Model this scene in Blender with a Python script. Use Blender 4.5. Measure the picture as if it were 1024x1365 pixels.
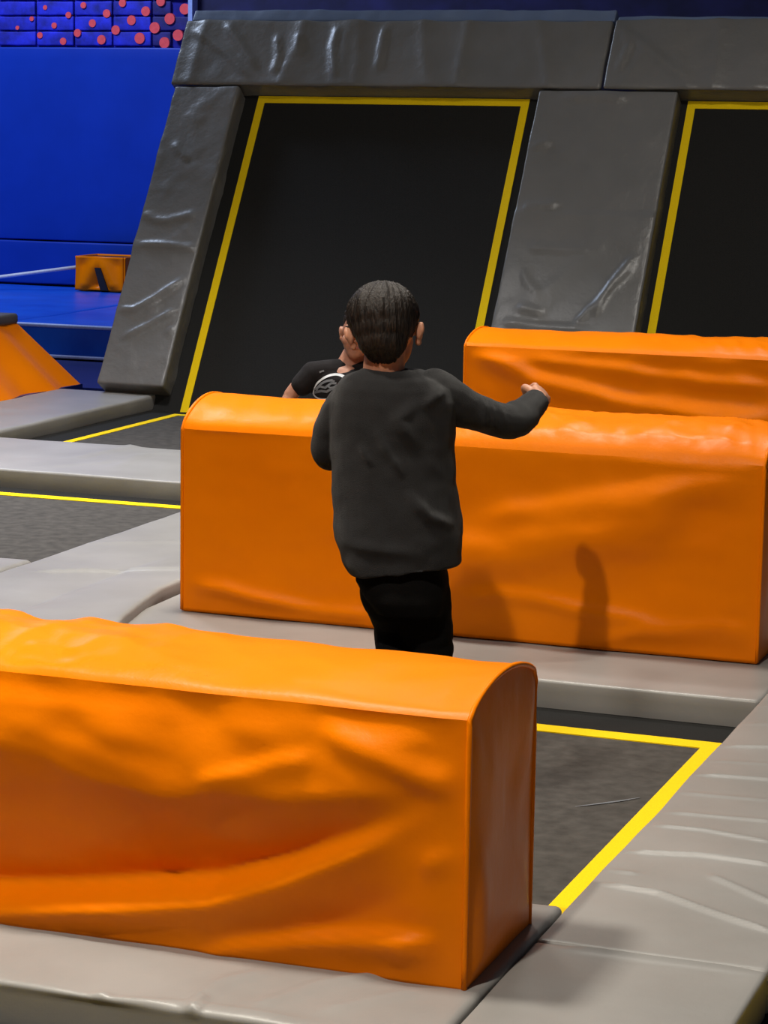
import bpy, bmesh, math, random
import numpy as np
from mathutils import Vector, Matrix
from mathutils.bvhtree import BVHTree

# ------------------------------------------------------------------ scene, camera, light
for o in list(bpy.data.objects):
    bpy.data.objects.remove(o, do_unlink=True)
SC = bpy.context.scene
COL = SC.collection
random.seed(4)

F, YAW, PITCH, ROLL, LEAN = 3200.0, 0.35428382, 0.16125882, -0.01593328, 0.5503
H = 1.55
CAM = np.array([0, 0, H])


def cam_axes():
    cy, sy, cp, sp = math.cos(YAW), math.sin(YAW), math.cos(PITCH), math.sin(PITCH)
    f = np.array([-sy * cp, cy * cp, -sp])
    r = np.array([cy, sy, 0.0])
    d = np.cross(f, r)
    c, s = math.cos(ROLL), math.sin(ROLL)
    return np.stack([c * r + s * d, -s * r + c * d, f])


AX = cam_axes()
RIGHT = np.array([math.cos(YAW), math.sin(YAW), 0.0])
FWD = np.array([-math.sin(YAW), math.cos(YAW), 0.0])
UP = np.array([0, 0, 1.0])


def ray(x, y):
    return AX.T @ np.array([(x - 512) / F, (y - 682.5) / F, 1.0])


def onz(x, y, z=0.0):
    d = ray(x, y)
    return CAM + d * ((z - H) / d[2])


def ony(x, y, Y):
    d = ray(x, y)
    return CAM + d * (Y / d[1])


def onx(x, y, X):
    d = ray(x, y)
    return CAM + d * (X / d[0])


def ondepth(x, y, D):
    d = ray(x, y)
    return CAM + d * (D / (d @ FWD))


cd = bpy.data.cameras.new('camera')
cd.sensor_fit = 'AUTO'
cd.sensor_width = 36.0
cd.lens = F / 1365.0 * 36.0
cd.clip_end = 200
cam = bpy.data.objects.new('camera', cd)
COL.objects.link(cam)
m = Matrix.Identity(4)
for i in range(3):
    m[i][0], m[i][1], m[i][2], m[i][3] = AX[0][i], -AX[1][i], -AX[2][i], CAM[i]
cam.matrix_world = m
SC.camera = cam

w = bpy.data.worlds.new('hall_ambient')
SC.world = w
w.use_nodes = True
w.node_tree.nodes['Background'].inputs[0].default_value = (0.72, 0.74, 0.85, 1)
w.node_tree.nodes['Background'].inputs[1].default_value = 0.05


def area(name, loc, target, size, power, color=(1, .95, .87), sy=None, spread=180):
    l = bpy.data.lights.new(name, 'AREA')
    l.shape = 'RECTANGLE'
    l.size, l.size_y = size, sy or size
    l.energy = power
    l.spread = math.radians(spread)
    l.color = color
    o = bpy.data.objects.new(name, l)
    COL.objects.link(o)
    o.location = loc
    d = Vector(target) - Vector(loc)
    o.rotation_euler = d.to_track_quat('-Z', 'Y').to_euler()
    return o


# ceiling lamps of the hall and added fill lamps (5.2 m above the pads)
area('ceiling_lamp_key', (-1.78, 1.39, 5.2), (-1.9, 5.0, 0), 0.13, 205, (1, .91, .78))
# narrow-beam downlights
area('fill_lamp_front', (-3.1, 3.8, 5.2), (-2.8, 3.7, 0), 0.6, 66, (1, .92, .80), None, 75)  # added fill, brightens the grey pad around the front barrier
area('ceiling_lamp_near', (-3.0, 7.1, 5.2), (-2.9, 6.9, 0), 0.6, 46, (1, .92, .80), None, 75)
area('fill_lamp_back', (-2.4, 9.3, 5.2), (-2.6, 9.6, 0), 0.6, 75, (1, .95, .88), None, 130)  # added fill for the rear barrier tops and the wall pads
area('ceiling_lamp_left', (-5.9, 9.2, 5.2), (-5.6, 9.1, 0), 0.6, 112, (1, .97, .96), None, 85)
area('ceiling_lamp_blue_area', (-9.5, 14.2, 5.4), (-9.3, 15.8, 0), 1.2, 260, (.62, .75, 1))

VS = SC.view_settings
SC.display_settings.display_device = 'sRGB'
VS.view_transform = 'Standard'
VS.look = 'None'
VS.gamma = 1.0
VS.use_curve_mapping = False
VS.exposure = 0.0

# ------------------------------------------------------------------ numpy noise
_rng = np.random.RandomState(7)
_perm = _rng.permutation(256)
_perm = np.concatenate([_perm, _perm, _perm])
_g = _rng.normal(size=(256, 3))
_g /= np.linalg.norm(_g, axis=1)[:, None]


def perlin(p):
    p = np.asarray(p, float)
    i = np.floor(p).astype(int)
    f = p - i
    i &= 255
    u = f * f * f * (f * (f * 6 - 15) + 10)
    out = 0
    for dx in (0, 1):
        for dy in (0, 1):
            for dz in (0, 1):
                h = _perm[_perm[_perm[(i[:, 0] + dx) & 255] + ((i[:, 1] + dy) & 255)] + ((i[:, 2] + dz) & 255)]
                g = _g[h]
                dot = g[:, 0] * (f[:, 0] - dx) + g[:, 1] * (f[:, 1] - dy) + g[:, 2] * (f[:, 2] - dz)
                wx = u[:, 0] if dx else 1 - u[:, 0]
                wy = u[:, 1] if dy else 1 - u[:, 1]
                wz = u[:, 2] if dz else 1 - u[:, 2]
                out = out + dot * wx * wy * wz
    return out


def fbm(p, oct=3):
    s, a = 0, 1.0
    for k in range(oct):
        s = s + a * perlin(p * (2 ** k) + 17.3 * k)
        a *= .5
    return s


def ridged(p):
    return 1 - np.abs(perlin(p)) * 2


def seg_dist(p, a, b):
    a = np.asarray(a, float)
    b = np.asarray(b, float)
    ab = b - a
    t = np.clip(((p - a) @ ab) / (ab @ ab), 0, 1)
    return np.linalg.norm(p - (a + t[:, None] * ab), axis=1), t


def crease(p, pts, amp, wd, base=.25):
    """ridge of height amp and half width wd along a polyline (2D or 3D points), fading at its ends"""
    out = np.zeros(len(p))
    n = len(pts) - 1
    for k in range(n):
        d, t = seg_dist(p, pts[k], pts[k + 1])
        q = (k + t) / n
        fade = np.clip(np.minimum(q, 1 - q) * (6 if base else 3) + base, 0, 1)
        out = np.maximum(out, amp * fade * np.exp(-(d / wd) ** 2))
    return out


# ------------------------------------------------------------------ materials
def new_mat(name):
    mt = bpy.data.materials.new(name)
    mt.use_nodes = True
    nt = mt.node_tree
    return mt, nt, nt.nodes['Principled BSDF']


def _noise(nt, scale, detail=4, vec=None, rough=.55):
    n = nt.nodes.new('ShaderNodeTexNoise')
    n.inputs['Scale'].default_value = scale
    n.inputs['Detail'].default_value = detail
    n.inputs['Roughness'].default_value = rough
    if vec:
        nt.links.new(vec, n.inputs['Vector'])
    return n


def _obj_coord(nt):
    g = nt.nodes.new('ShaderNodeNewGeometry')
    return g.outputs['Position']


def vinyl(name, col, col2, rough=.38, bump=.12, scale=9, coat=0.0, spec=.4):
    mt, nt, b = new_mat(name)
    v = _obj_coord(nt)
    n = _noise(nt, 2.3, 5, v)
    r = nt.nodes.new('ShaderNodeValToRGB')
    r.color_ramp.elements[0].position = .35
    r.color_ramp.elements[1].position = .68
    r.color_ramp.elements[0].color = (*col, 1)
    r.color_ramp.elements[1].color = (*col2, 1)
    nt.links.new(n.outputs['Fac'], r.inputs[0])
    nt.links.new(r.outputs[0], b.inputs['Base Color'])
    b.inputs['Roughness'].default_value = rough
    b.inputs['Specular IOR Level'].default_value = spec
    b.inputs['Coat Weight'].default_value = coat
    b.inputs['Coat Roughness'].default_value = .25
    n2 = _noise(nt, scale, 6, v, .6)
    n3 = _noise(nt, 420, 2, v)
    bp = nt.nodes.new('ShaderNodeBump')
    bp.inputs['Strength'].default_value = bump
    bp.inputs['Distance'].default_value = .03
    bp2 = nt.nodes.new('ShaderNodeBump')
    bp2.inputs['Strength'].default_value = .06
    bp2.inputs['Distance'].default_value = .002
    nt.links.new(n2.outputs['Fac'], bp.inputs['Height'])
    nt.links.new(n3.outputs['Fac'], bp2.inputs['Height'])
    nt.links.new(bp.outputs[0], bp2.inputs['Normal'])
    nt.links.new(bp2.outputs[0], b.inputs['Normal'])
    return mt


def plain(name, col, rough=.6, bump=0, scale=60, var=.15, spec=.5, metal=0, sheen=0):
    mt, nt, b = new_mat(name)
    v = _obj_coord(nt)
    n = _noise(nt, scale, 4, v)
    r = nt.nodes.new('ShaderNodeValToRGB')
    r.color_ramp.elements[0].position = .3
    r.color_ramp.elements[1].position = .7
    r.color_ramp.elements[0].color = (*[c * (1 - var) for c in col], 1)
    r.color_ramp.elements[1].color = (*[min(1, c * (1 + var)) for c in col], 1)
    nt.links.new(n.outputs['Fac'], r.inputs[0])
    nt.links.new(r.outputs[0], b.inputs['Base Color'])
    b.inputs['Roughness'].default_value = rough
    b.inputs['Specular IOR Level'].default_value = spec
    b.inputs['Metallic'].default_value = metal
    b.inputs['Sheen Weight'].default_value = sheen
    if bump:
        bp = nt.nodes.new('ShaderNodeBump')
        bp.inputs['Strength'].default_value = bump
        bp.inputs['Distance'].default_value = .01
        nt.links.new(n.outputs['Fac'], bp.inputs['Height'])
        nt.links.new(bp.outputs[0], b.inputs['Normal'])
    return mt


M = {
    'orange': vinyl('orange_vinyl', (.86, .195, .0002), (.92, .22, .0002), .35, .10, 7, 0, .10),
    'grey': vinyl('grey_vinyl', (.25, .245, .235), (.30, .295, .285), .38, .06, 8, 0, .35),
    'grey_wall': vinyl('dark_grey_vinyl', (.125, .125, .122), (.150, .148, .144), .34, .22, 9),
    'bluegrey': vinyl('blue_grey_vinyl', (.10, .14, .24), (.14, .19, .30), .4, .1, 6),
    'bed': plain('dusty_trampoline_mesh', (.058, .054, .049), .8, .1, 22, .28, .2),
    'wallbed': plain('black_trampoline_mesh', (.016, .016, .0155), .8, .3, 350, .3, .12),
    'tape': plain('yellow_webbing', (.86, .60, .004), .8, .2, 300, .08, .15),
    'deck': plain('black_deck', (.008, .008, .008), .8, 0, 40, .3),
    'blue': vinyl('blue_wall_vinyl', (.002, .036, .40), (.003, .042, .46), .42, .04, 3),
    'bluemat': vinyl('blue_mat_vinyl', (.004, .07, .58), (.010, .12, .75), .35, .25, 2),
    'navy': plain('navy_wall_paint', (.012, .012, .075), .8, 0, 3, .5),
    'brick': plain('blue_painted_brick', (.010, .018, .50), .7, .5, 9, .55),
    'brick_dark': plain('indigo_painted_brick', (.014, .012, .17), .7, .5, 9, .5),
    'mortar': plain('dark_blue_mortar', (.006, .008, .26), .9, 0, 20, .3),
    'dot': plain('red_dot_paint', (.95, .085, .10), .6, 0, 30, .15),
    'bluefloor': vinyl('blue_floor_mat', (.004, .01, .09), (.006, .015, .13), .4, .1, 3),
    'white': plain('white_webbing', (.7, .72, .8), .6, 0, 60, .1),
    'edge': plain('pale_blue_edge', (.35, .45, .85), .4, 0, 60, .1),
    'black': plain('black_lining', (.01, .009, .012), .7, 0, 60, .3),
    'cap': vinyl('charcoal_vinyl', (.085, .08, .078), (.11, .105, .1), .5, .1, 6),
    'sweater': plain('black_knit', (.019, .019, .020), .9, .5, 500, .25, .15, 0, .12),
    'trousers': plain('black_cotton', (.0045, .0042, .0042), .95, .3, 300, .2, .1),
    'tee': plain('black_jersey', (.012, .011, .012), .9, .3, 400, .2, .2),
    'skin': plain('skin', (.56, .27, .17), .5, .05, 90, .08),
    'skin2': plain('skin_tan', (.40, .19, .12), .5, .05, 90, .08),
    'sock': plain('grey_sock', (.03, .03, .035), .9, .4, 400, .2),
    'print': plain('white_shirt_print', (.55, .58, .62), .7, 0, 60, .1),
    'print2': plain('grey_shirt_print', (.14, .155, .175), .7, 0, 60, .2),
    'eyewhite': plain('eye_white', (.5, .46, .42), .25, 0, 40, .03),
    'iris': plain('dark_iris', (.03, .015, .01), .2, 0, 40, .2),
    'lip': plain('lip', (.42, .14, .11), .5, 0, 40, .1),
}


def hair_mat():
    mt, nt, b = new_mat('dark_brown_hair')
    v = _obj_coord(nt)
    mp = nt.nodes.new('ShaderNodeMapping')
    mp.inputs['Scale'].default_value = (90, 90, 14)
    nt.links.new(v, mp.inputs['Vector'])
    n = _noise(nt, 3, 4, mp.outputs[0])
    r = nt.nodes.new('ShaderNodeValToRGB')
    r.color_ramp.elements[0].position = .35
    r.color_ramp.elements[1].position = .7
    r.color_ramp.elements[0].color = (.0035, .0024, .002, 1)
    r.color_ramp.elements[1].color = (.028, .019, .0135, 1)
    nt.links.new(n.outputs['Fac'], r.inputs[0])
    nt.links.new(r.outputs[0], b.inputs['Base Color'])
    b.inputs['Roughness'].default_value = .5
    b.inputs['Specular IOR Level'].default_value = .3
    bp = nt.nodes.new('ShaderNodeBump')
    bp.inputs['Strength'].default_value = .6
    bp.inputs['Distance'].default_value = .006
    nt.links.new(n.outputs['Fac'], bp.inputs['Height'])
    nt.links.new(bp.outputs[0], b.inputs['Normal'])
    return mt


M['hair'] = hair_mat()


# ------------------------------------------------------------------ object helpers
def link(o, parent=None):
    COL.objects.link(o)
    if parent is not None:
        o.parent = parent
    return o


def tag(o, label=None, cat=None, group=None, kind=None):
    if label:
        o['label'] = label
    if cat:
        o['category'] = cat
    if group:
        o['group'] = group
    if kind:
        o['kind'] = kind
    return o


def empty(name, loc=(0, 0, 0), rot=(0, 0, 0)):
    o = bpy.data.objects.new(name, None)
    o.empty_display_size = .1
    o.location = loc
    o.rotation_euler = rot
    return link(o)


def mesh_obj(name, verts, faces, mat, parent=None, smooth=True, origin=None):
    me = bpy.data.meshes.new(name)
    verts = np.asarray(verts, float)
    if origin is not None:
        verts = verts - np.asarray(origin)
    me.from_pydata([tuple(v) for v in verts], [], faces)
    me.validate()
    bm = bmesh.new()
    bm.from_mesh(me)
    bmesh.ops.recalc_face_normals(bm, faces=bm.faces)
    bm.to_mesh(me)
    bm.free()
    me.materials.append(mat)
    if smooth:
        me.polygons.foreach_set('use_smooth', [True] * len(me.polygons))
    o = bpy.data.objects.new(name, me)
    if origin is not None:
        o.location = origin
    return link(o, parent)


def box_data(lo, hi, res=None, r=0.0, nmax=420):
    """closed box made of face grids, edges rounded by r. returns verts, normals, faces"""
    lo = np.array(lo, float)
    hi = np.array(hi, float)
    size = hi - lo
    n = [1 if not res else max(2, min(nmax, int(round(size[k] / res)))) for k in range(3)]

    def ticks(k):
        if not res or r <= 0:
            return np.linspace(0, size[k], n[k] + 1)
        inner = np.linspace(r, size[k] - r, max(2, n[k]))
        e = r * (1 - np.cos(np.linspace(0, math.pi / 2, 5)))[:-1]
        return np.concatenate([e, inner, size[k] - e[::-1]])

    T = [ticks(k) for k in range(3)]
    idx = {}
    V = []
    faces = []

    def vid(i, j, k):
        key = (i, j, k)
        if key not in idx:
            idx[key] = len(V)
            V.append((T[0][i], T[1][j], T[2][k]))
        return idx[key]

    N = [len(t) - 1 for t in T]
    for ax in range(3):
        a, b = (ax + 1) % 3, (ax + 2) % 3
        for side in (0, N[ax]):
            for i in range(N[a]):
                for j in range(N[b]):
                    q = []
                    for di, dj in ((0, 0), (1, 0), (1, 1), (0, 1)):
                        c = [0, 0, 0]
                        c[ax], c[a], c[b] = side, i + di, j + dj
                        q.append(vid(*c))
                    faces.append(q if side else q[::-1])
    V = np.array(V)
    if r > 0:
        core = np.clip(V, r, size - r)
        d = V - core
        L = np.linalg.norm(d, axis=1)
        nrm = d / np.maximum(L, 1e-9)[:, None]
        V = core + nrm * r
    else:
        c = V - size / 2
        nrm = c / np.maximum(np.linalg.norm(c, axis=1), 1e-9)[:, None]
    return V + lo, nrm, faces


def pad(name, lo, hi, mat, label=None, cat='pad', group=None, res=.02, r=.02, disp=None, parent=None, wob=.004, seed=0, fs=3.0, zt=None):
    """soft vinyl covered foam slab; disp(V) = extra height of its top (local +z) face"""
    V, nrm, faces = box_data(lo, hi, res, r)
    d = wob * fbm(V * fs + seed * 11.7, 2)
    if disp is not None:
        top = np.clip(nrm[:, 2], 0, 1)
        d = d + disp(V) * top
    V = V + nrm * d[:, None]
    if zt is not None:
        V = zt(V, nrm)
    org = ((lo[0] + hi[0]) / 2, (lo[1] + hi[1]) / 2, lo[2]) if parent is None else None
    o = mesh_obj(name, V, faces, mat, parent, True, org)
    if label:
        tag(o, label, cat, group)
    return o


def solid_box(name, lo, hi, mat, parent=None, r=0.0):
    V, n_, f = box_data(lo, hi)
    return mesh_obj(name, V, f, mat, parent, False)


def tube_data(pts, rad, seg=8, closed=False):
    pts = [np.asarray(p, float) for p in pts]
    V, Fc = [], []
    n = len(pts)
    up = np.array([0, 0, 1.0])
    for i, p in enumerate(pts):
        a = pts[max(i - 1, 0)]
        b = pts[min(i + 1, n - 1)]
        t = b - a
        t /= np.linalg.norm(t) + 1e-9
        s = np.cross(t, up)
        if np.linalg.norm(s) < .1:
            s = np.cross(t, [1, 0, 0])
        s /= np.linalg.norm(s)
        q = np.cross(s, t)
        rr = rad[i] if hasattr(rad, '__len__') else rad
        for k in range(seg):
            an = 2 * math.pi * k / seg
            V.append(p + rr * (math.cos(an) * s + math.sin(an) * q))
    for i in range(n - 1):
        for k in range(seg):
            k2 = (k + 1) % seg
            Fc.append([i * seg + k, i * seg + k2, (i + 1) * seg + k2, (i + 1) * seg + k])
    Fc.append(list(range(seg))[::-1])
    Fc.append([(n - 1) * seg + k for k in range(seg)])
    return V, Fc


def tube(name, pts, rad, mat, parent=None, seg=8):
    V, Fc = tube_data(pts, rad, seg)
    return mesh_obj(name, V, Fc, mat, parent)


# ------------------------------------------------------------------ the setting
BED_Z = -.085
PADT = .095          # pad thickness
# black raised deck (beams between the beds) on the hall floor
dv, df = [], []


def deck_box(lo, hi):
    V, n_, f = box_data(lo, hi)
    k = len(dv)
    dv.extend([tuple(v) for v in V])
    df.extend([[i + k for i in q] for q in f])


deck_box((-14, -2, -.75), (4, 17.6, -.65))
for x0, x1 in ((-6.5, -5.97), (-4.0, -3.4), (-1.2, -.85)):
    deck_box((x0, 1.2, -.65), (x1, 12.6, -.105))
for y0, y1 in ((3.72, 4.40), (6.43, 7.34), (9.36, 10.2), (12.25, 12.6)):
    for x0, x1 in ((-8.4, -6.5), (-5.97, -4.0), (-3.4, -1.2), (-.85, 1.4)):
        deck_box((x0, y0, -.65), (x1, y1, -.105))
fl = mesh_obj('floor', dv, df, M['deck'], None, False)
tag(fl, kind='structure')

# blue matted floor at the far left, and the raised blue platform behind it
bf = solid_box('floor_blue', (-14, 12.62, -.6), (-2, 14.0, -.03), M['bluefloor'])
tag(bf, kind='structure')
bf2 = solid_box('floor_blue_side', (-14, 10.26, -.6), (-6.57, 12.6, -.005), M['bluefloor'])
tag(bf2, kind='structure')

WY = 17.35
wall = mesh_obj('wall_back', *box_data((-15, WY, -.6), (4, WY + .3, 6.0))[::2], M['navy'], None, False)
tag(wall, kind='structure')
# vinyl wall padding: low row and tall row of panels
xs = [-14.9, -12.45, -10.0, -7.55, -5.1, -2.65, -.2]
for i in range(len(xs) - 1):
    pad('wall_panel', (xs[i] + .004, WY - .10, .21), (xs[i + 1] - .004, WY, .555), M['blue'], parent=wall, res=.06, r=.015, wob=.003)
    pad('wall_panel', (xs[i] + .004, WY - .09, .565), (xs[i + 1] - .004, WY, 2.09), M['blue'], parent=wall, res=.08, r=.012, wob=.003)
# brick band above the padding
bx1 = ony(258, 20, WY)[0]
solid_box('brick_band_backing', (-13.0, WY - .012, 2.09), (bx1, WY, 3.2), M['mortar'], wall)
shapes = {}
for c in range(8):
    z0 = 2.10 + c * .118
    x = bx1 - (.0 if c % 2 else .17)
    first = True
    while x > -12.6:
        L = .34 if not (first and c % 2 == 0) else .17
        x0 = x - L
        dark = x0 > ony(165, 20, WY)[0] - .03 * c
        key = (round(L, 2), dark, random.randrange(3))
        if key not in shapes:
            V, n_, f = box_data((.006, -.03 - .004 * key[2], .005), (L - .006, 0, .113), .06, .012)
            V = V + n_ * (.006 * fbm(V * 14 + key[2] * 9, 2))[:, None]
            me = bpy.data.meshes.new('brick')
            me.from_pydata([tuple(v) for v in V], [], f)
            me.polygons.foreach_set('use_smooth', [True] * len(me.polygons))
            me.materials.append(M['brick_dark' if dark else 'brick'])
            shapes[key] = me
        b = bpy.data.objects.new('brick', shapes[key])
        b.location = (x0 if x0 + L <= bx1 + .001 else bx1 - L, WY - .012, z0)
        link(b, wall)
        x = x0
        first = False
dots = [(111, 7, 4), (163, 4, 5), (214, 2, 6), (246, 12, 7), (194, 15, 6.2), (142, 18, 5.3), (91, 20, 4), (175, 27, 6.2), (226, 25, 7.2),
        (123, 31, 5), (72, 34, 3.8), (206, 37, 7.2), (154, 40, 6), (103, 44, 5), (53, 47, 4), (186, 51, 7.2), (135, 53, 6), (84, 55, 4.6),
        (219, 57, 7.2), (237, 47, 7.2), (42, 25, 3), (23, 37, 2.6), (60, 10, 3)]
for x, y, r in dots:
    c = ony(x, y, WY - .056)
    rr = r * np.linalg.norm(c - CAM) / F
    V = [(c[0] + rr * math.cos(a), c[1], c[2] + rr * math.sin(a)) for a in np.linspace(0, 2 * math.pi, 25)[:-1]]
    V2 = [(v[0], WY - .03, v[2]) for v in V]
    f = [list(range(24))] + [[i, (i + 1) % 24, 24 + (i + 1) % 24, 24 + i] for i in range(24)] + [list(range(24, 48))]
    mesh_obj('painted_dot', V + V2, f, M['dot'], wall, False)
solid_box('corner_strip', (bx1, WY - .10, 2.09), (bx1 + .035, WY, 3.2), M['edge'], wall)

# raised blue crash platform
pl = empty('crash_mat_platform', (-9.5, 15.6, -.03))
tag(pl, 'large low blue vinyl landing mat platform in front of the blue wall', 'mat')


def child(o, parent):
    o.parent = parent
    o.matrix_parent_inverse = Matrix.Translation(-parent.location)
    return o


def wr_plat(V):
    return .02 * ridged(V * np.array([.9, 2.2, 1]) + 3) * .6


for x0, x1 in ((-14.8, -11.2), (-11.19, -7.9), (-7.89, -3.0)):
    child(pad('mat_section', (x0, 14.03, -.03), (x1, WY - .11, .2), M['bluemat'], res=.07, r=.03, wob=.006, fs=1.5), pl)
child(tube('edge_piping', [(-14.8, 14.03, .19), (-3, 14.03, .19)], .014, M['edge']), pl)
child(tube('edge_piping', [(-14.8, 14.02, -.01), (-3, 14.02, -.01)], .012, M['edge']), pl)

# ------------------------------------------------------------------ floor trampolines


def ring(name, x0, x1, y0, y1, wd, z, th, mat, parent):
    V = []
    for zz in (z, z + th):
        for a, b in ((x0, y0), (x1, y0), (x1, y1), (x0, y1)):
            V.append((a, b, zz))
        for a, b in ((x0 + wd, y0 + wd), (x1 - wd, y0 + wd), (x1 - wd, y1 - wd), (x0 + wd, y1 - wd)):
            V.append((a, b, zz))
    f = []
    for k in range(4):
        k2 = (k + 1) % 4
        f += [[k, k2, 4 + k2, 4 + k], [8 + k, 12 + k, 12 + k2, 8 + k2], [k, 8 + k, 8 + k2, k2], [4 + k, 4 + k2, 12 + k2, 12 + k]]
    return mesh_obj(name, V, f, mat, parent, False)


def trampoline(x0, x1, y0, y1, tape, label, wd=.07):
    """x0..y1: opening between the pads. tape = outer rectangle of the yellow webbing"""
    root = empty('floor_trampoline', ((x0 + x1) / 2, (y0 + y1) / 2, BED_Z))
    tag(root, label, 'trampoline', 'floor trampolines')
    e = .03
    V, n_, f = box_data((tape[0] + .01, tape[2] + .01, BED_Z - .008), (tape[1] - .01, tape[3] - .01, BED_Z))
    child(mesh_obj('jump_bed', V, f, M['bed'], None, False), root)
    V = []
    for zz in (BED_Z - .008, BED_Z + .001):
        V += [(x0 - e, y0 - e, zz), (x1 + e, y0 - e, zz), (x1 + e, y1 + e, zz), (x0 - e, y1 + e, zz)]
        V += [(tape[0] + .02, tape[2] + .02, zz), (tape[1] - .02, tape[2] + .02, zz), (tape[1] - .02, tape[3] - .02, zz), (tape[0] + .02, tape[3] - .02, zz)]
    f = []
    for k in range(4):
        k2 = (k + 1) % 4
        f += [[k, k2, 4 + k2, 4 + k], [8 + k, 12 + k, 12 + k2, 8 + k2], [k, 8 + k, 8 + k2, k2], [4 + k, 4 + k2, 12 + k2, 12 + k]]
    child(mesh_obj('spring_cover', V, f, M['wallbed'], None, False), root)
    child(ring('webbing_border', *tape, wd, BED_Z, .003, M['tape'], None), root)
    return root


tr0 = trampoline(-3.37, -1.25, 4.46, 6.38, (-3.25, -1.285, 4.55, 6.19), 'dark jump bed with yellow border between front and middle orange barriers')
sc = [onz(*q, BED_Z + .002) for q in ((767, 1075), (800, 1071), (830, 1067), (853, 1063))]
sv = []
for k, q in enumerate(sc):
    wd_ = (.002, .006, .006, .002)[k]
    sv += [q + np.array([0, wd_, 0]), q - np.array([0, wd_, 0])]
child(mesh_obj('scuff_mark', sv, [[2 * k, 2 * k + 1, 2 * k + 3, 2 * k + 2] for k in range(3)], M['print2'], None, False), tr0)
trampoline(-5.92, -4.06, 7.42, 9.31, (-5.8, -4.12, 7.52, 9.185), 'dark jump bed with yellow edge before the long pale grey cross pad')
trampoline(-5.92, -4.06, 10.26, 12.24, (-5.735, -4.07, 10.36, 12.1), 'dark jump bed with yellow edge at the foot of the sloped wall trampoline', .05)
trampoline(-3.34, -1.25, 7.42, 9.31, (-3.25, -1.35, 7.52, 9.2), 'dark jump bed behind the middle orange barrier under the kneeling child')
trampoline(-3.34, -1.25, 10.26, 12.24, (-3.15, -1.45, 10.36, 12.1), 'dark jump bed behind the rearmost orange barrier')
trampoline(-.79, 1.3, 2.0, 6.38, (-.7, 1.2, 2.1, 6.2), 'dark jump bed at the outer side of the creased grey strip pad')
trampoline(-3.37, -1.25, 1.4, 3.64, (-3.25, -1.35, 1.5, 3.5), 'dark jump bed in front of the pad carrying the front orange barrier')


# ------------------------------------------------------------------ floor pads
def px_creases(lst, z=0.0):
    return [([onz(*p, z)[:2] for p in pts], a, wd) for pts, a, wd in lst]


def disp_from(cr, extra=None, edge=False):
    def fn(V):
        d = np.zeros(len(V))
        P = V[:, :2]
        for pts, a, wd in cr:
            d = np.maximum(d, 0.62 * crease(P, pts, a, wd * .75) * np.clip((V[:, 0] + 1.247) / .05, .15, 1) if edge else crease(P, pts, a, wd))
        if extra is not None:
            d = d + extra(V)
        return d
    return fn


cr_right = px_creases([
    ([(916, 1033), (1040, 1040)], .010, .012), ([(880, 1054), (1040, 1068)], .005, .014), ([(888, 1081), (1040, 1096)], .007, .013),
    ([(868, 1099), (940, 1106), (1040, 1124)], .009, .012), ([(832, 1135), (930, 1140), (1040, 1155)], .013, .011),
    ([(806, 1160), (850, 1166)], .006, .012), ([(798, 1178), (880, 1192), (960, 1220), (1040, 1246)], .013, .012),
    ([(945, 1168), (985, 1185), (1040, 1208)], .009, .012), ([(978, 944), (1040, 941)], .007, .016), ([(945, 995), (1040, 997)], .010, .014),
    ([(965, 965), (1040, 966)], .004, .02), ([(925, 1014), (1040, 1020)], .004, .014)])
GP = 'grey vinyl floor pads'
pad('floor_pad', (-1.251, 4.262, -PADT), (-.80, 6.95, 0), M['grey'], 'long creased grey strip pad running beside the yellow bordered bed, towards the barriers', group=GP,
    res=.0085, r=.010, disp=disp_from(cr_right, None, True), wob=.006, fs=2.2)
pad('floor_pad', (-1.251, 1.6, -PADT), (-.80, 4.258, 0), M['grey'], 'smooth grey strip pad with a raised seam beside the front barrier end', group=GP,
    res=.02, r=.010, disp=disp_from(px_creases([([(755, 1262), (860, 1276), (1020, 1299)], .006, .008)])), wob=.005)


def near_extra(V):
    return .006 * ridged(np.stack([V[:, 0] * 3 + V[:, 1] * 2.2, V[:, 1] * .9, V[:, 0] * 0], 1))


cr_near = px_creases([([(255, 1335), (300, 1312), (360, 1300)], .006, .02), ([(330, 1350), (420, 1318), (520, 1300)], .007, .02),
                      ([(120, 1335), (140, 1325)], .01, .012), ([(255, 1350), (270, 1330)], .014, .012), ([(430, 1352), (560, 1325)], .006, .02),
                      ([(0, 1314), (110, 1328), (260, 1342), (420, 1366)], .006, .012)])
pad('floor_pad', (-3.36, 3.66, -PADT), (-1.255, 4.46, 0), M['grey'], 'pale grey pad under the front orange barrier with crinkled front edge', group=GP,
    res=.012, r=.012, disp=disp_from(cr_near, near_extra), wob=.008, fs=4)
pad('floor_pad', (-3.34, 6.385, -PADT), (-1.255, 7.41, 0), M['grey'], 'grey cross pad under the middle orange barrier', group=GP, res=.025, r=.012, wob=.006,
    disp=lambda V: -.004 + 0 * V[:, 0])


lip = sorted([(onz(*q, .03)[1], onz(*q, .03)[0]) for q in ((140, 850), (167, 820), (189.6, 802), (216, 783.5), (245, 771.7), (262, 768))])


def strip_shape(V, nrm):
    # the strip's edge towards the middle barrier follows a curve and rises as a rolled lip
    t = np.clip((V[:, 0] + 3.66) / .26, 0, 1)
    tgt = np.interp(V[:, 1], [q[0] for q in lip], [q[1] for q in lip])
    far = np.clip((7.75 - V[:, 1]) / .3, 0, 1)
    V[:, 0] += t * (tgt + 3.40) * far
    V[:, 2] += np.where(V[:, 2] > -.05, .032 * t ** .5 * far, 0)
    return V


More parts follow.
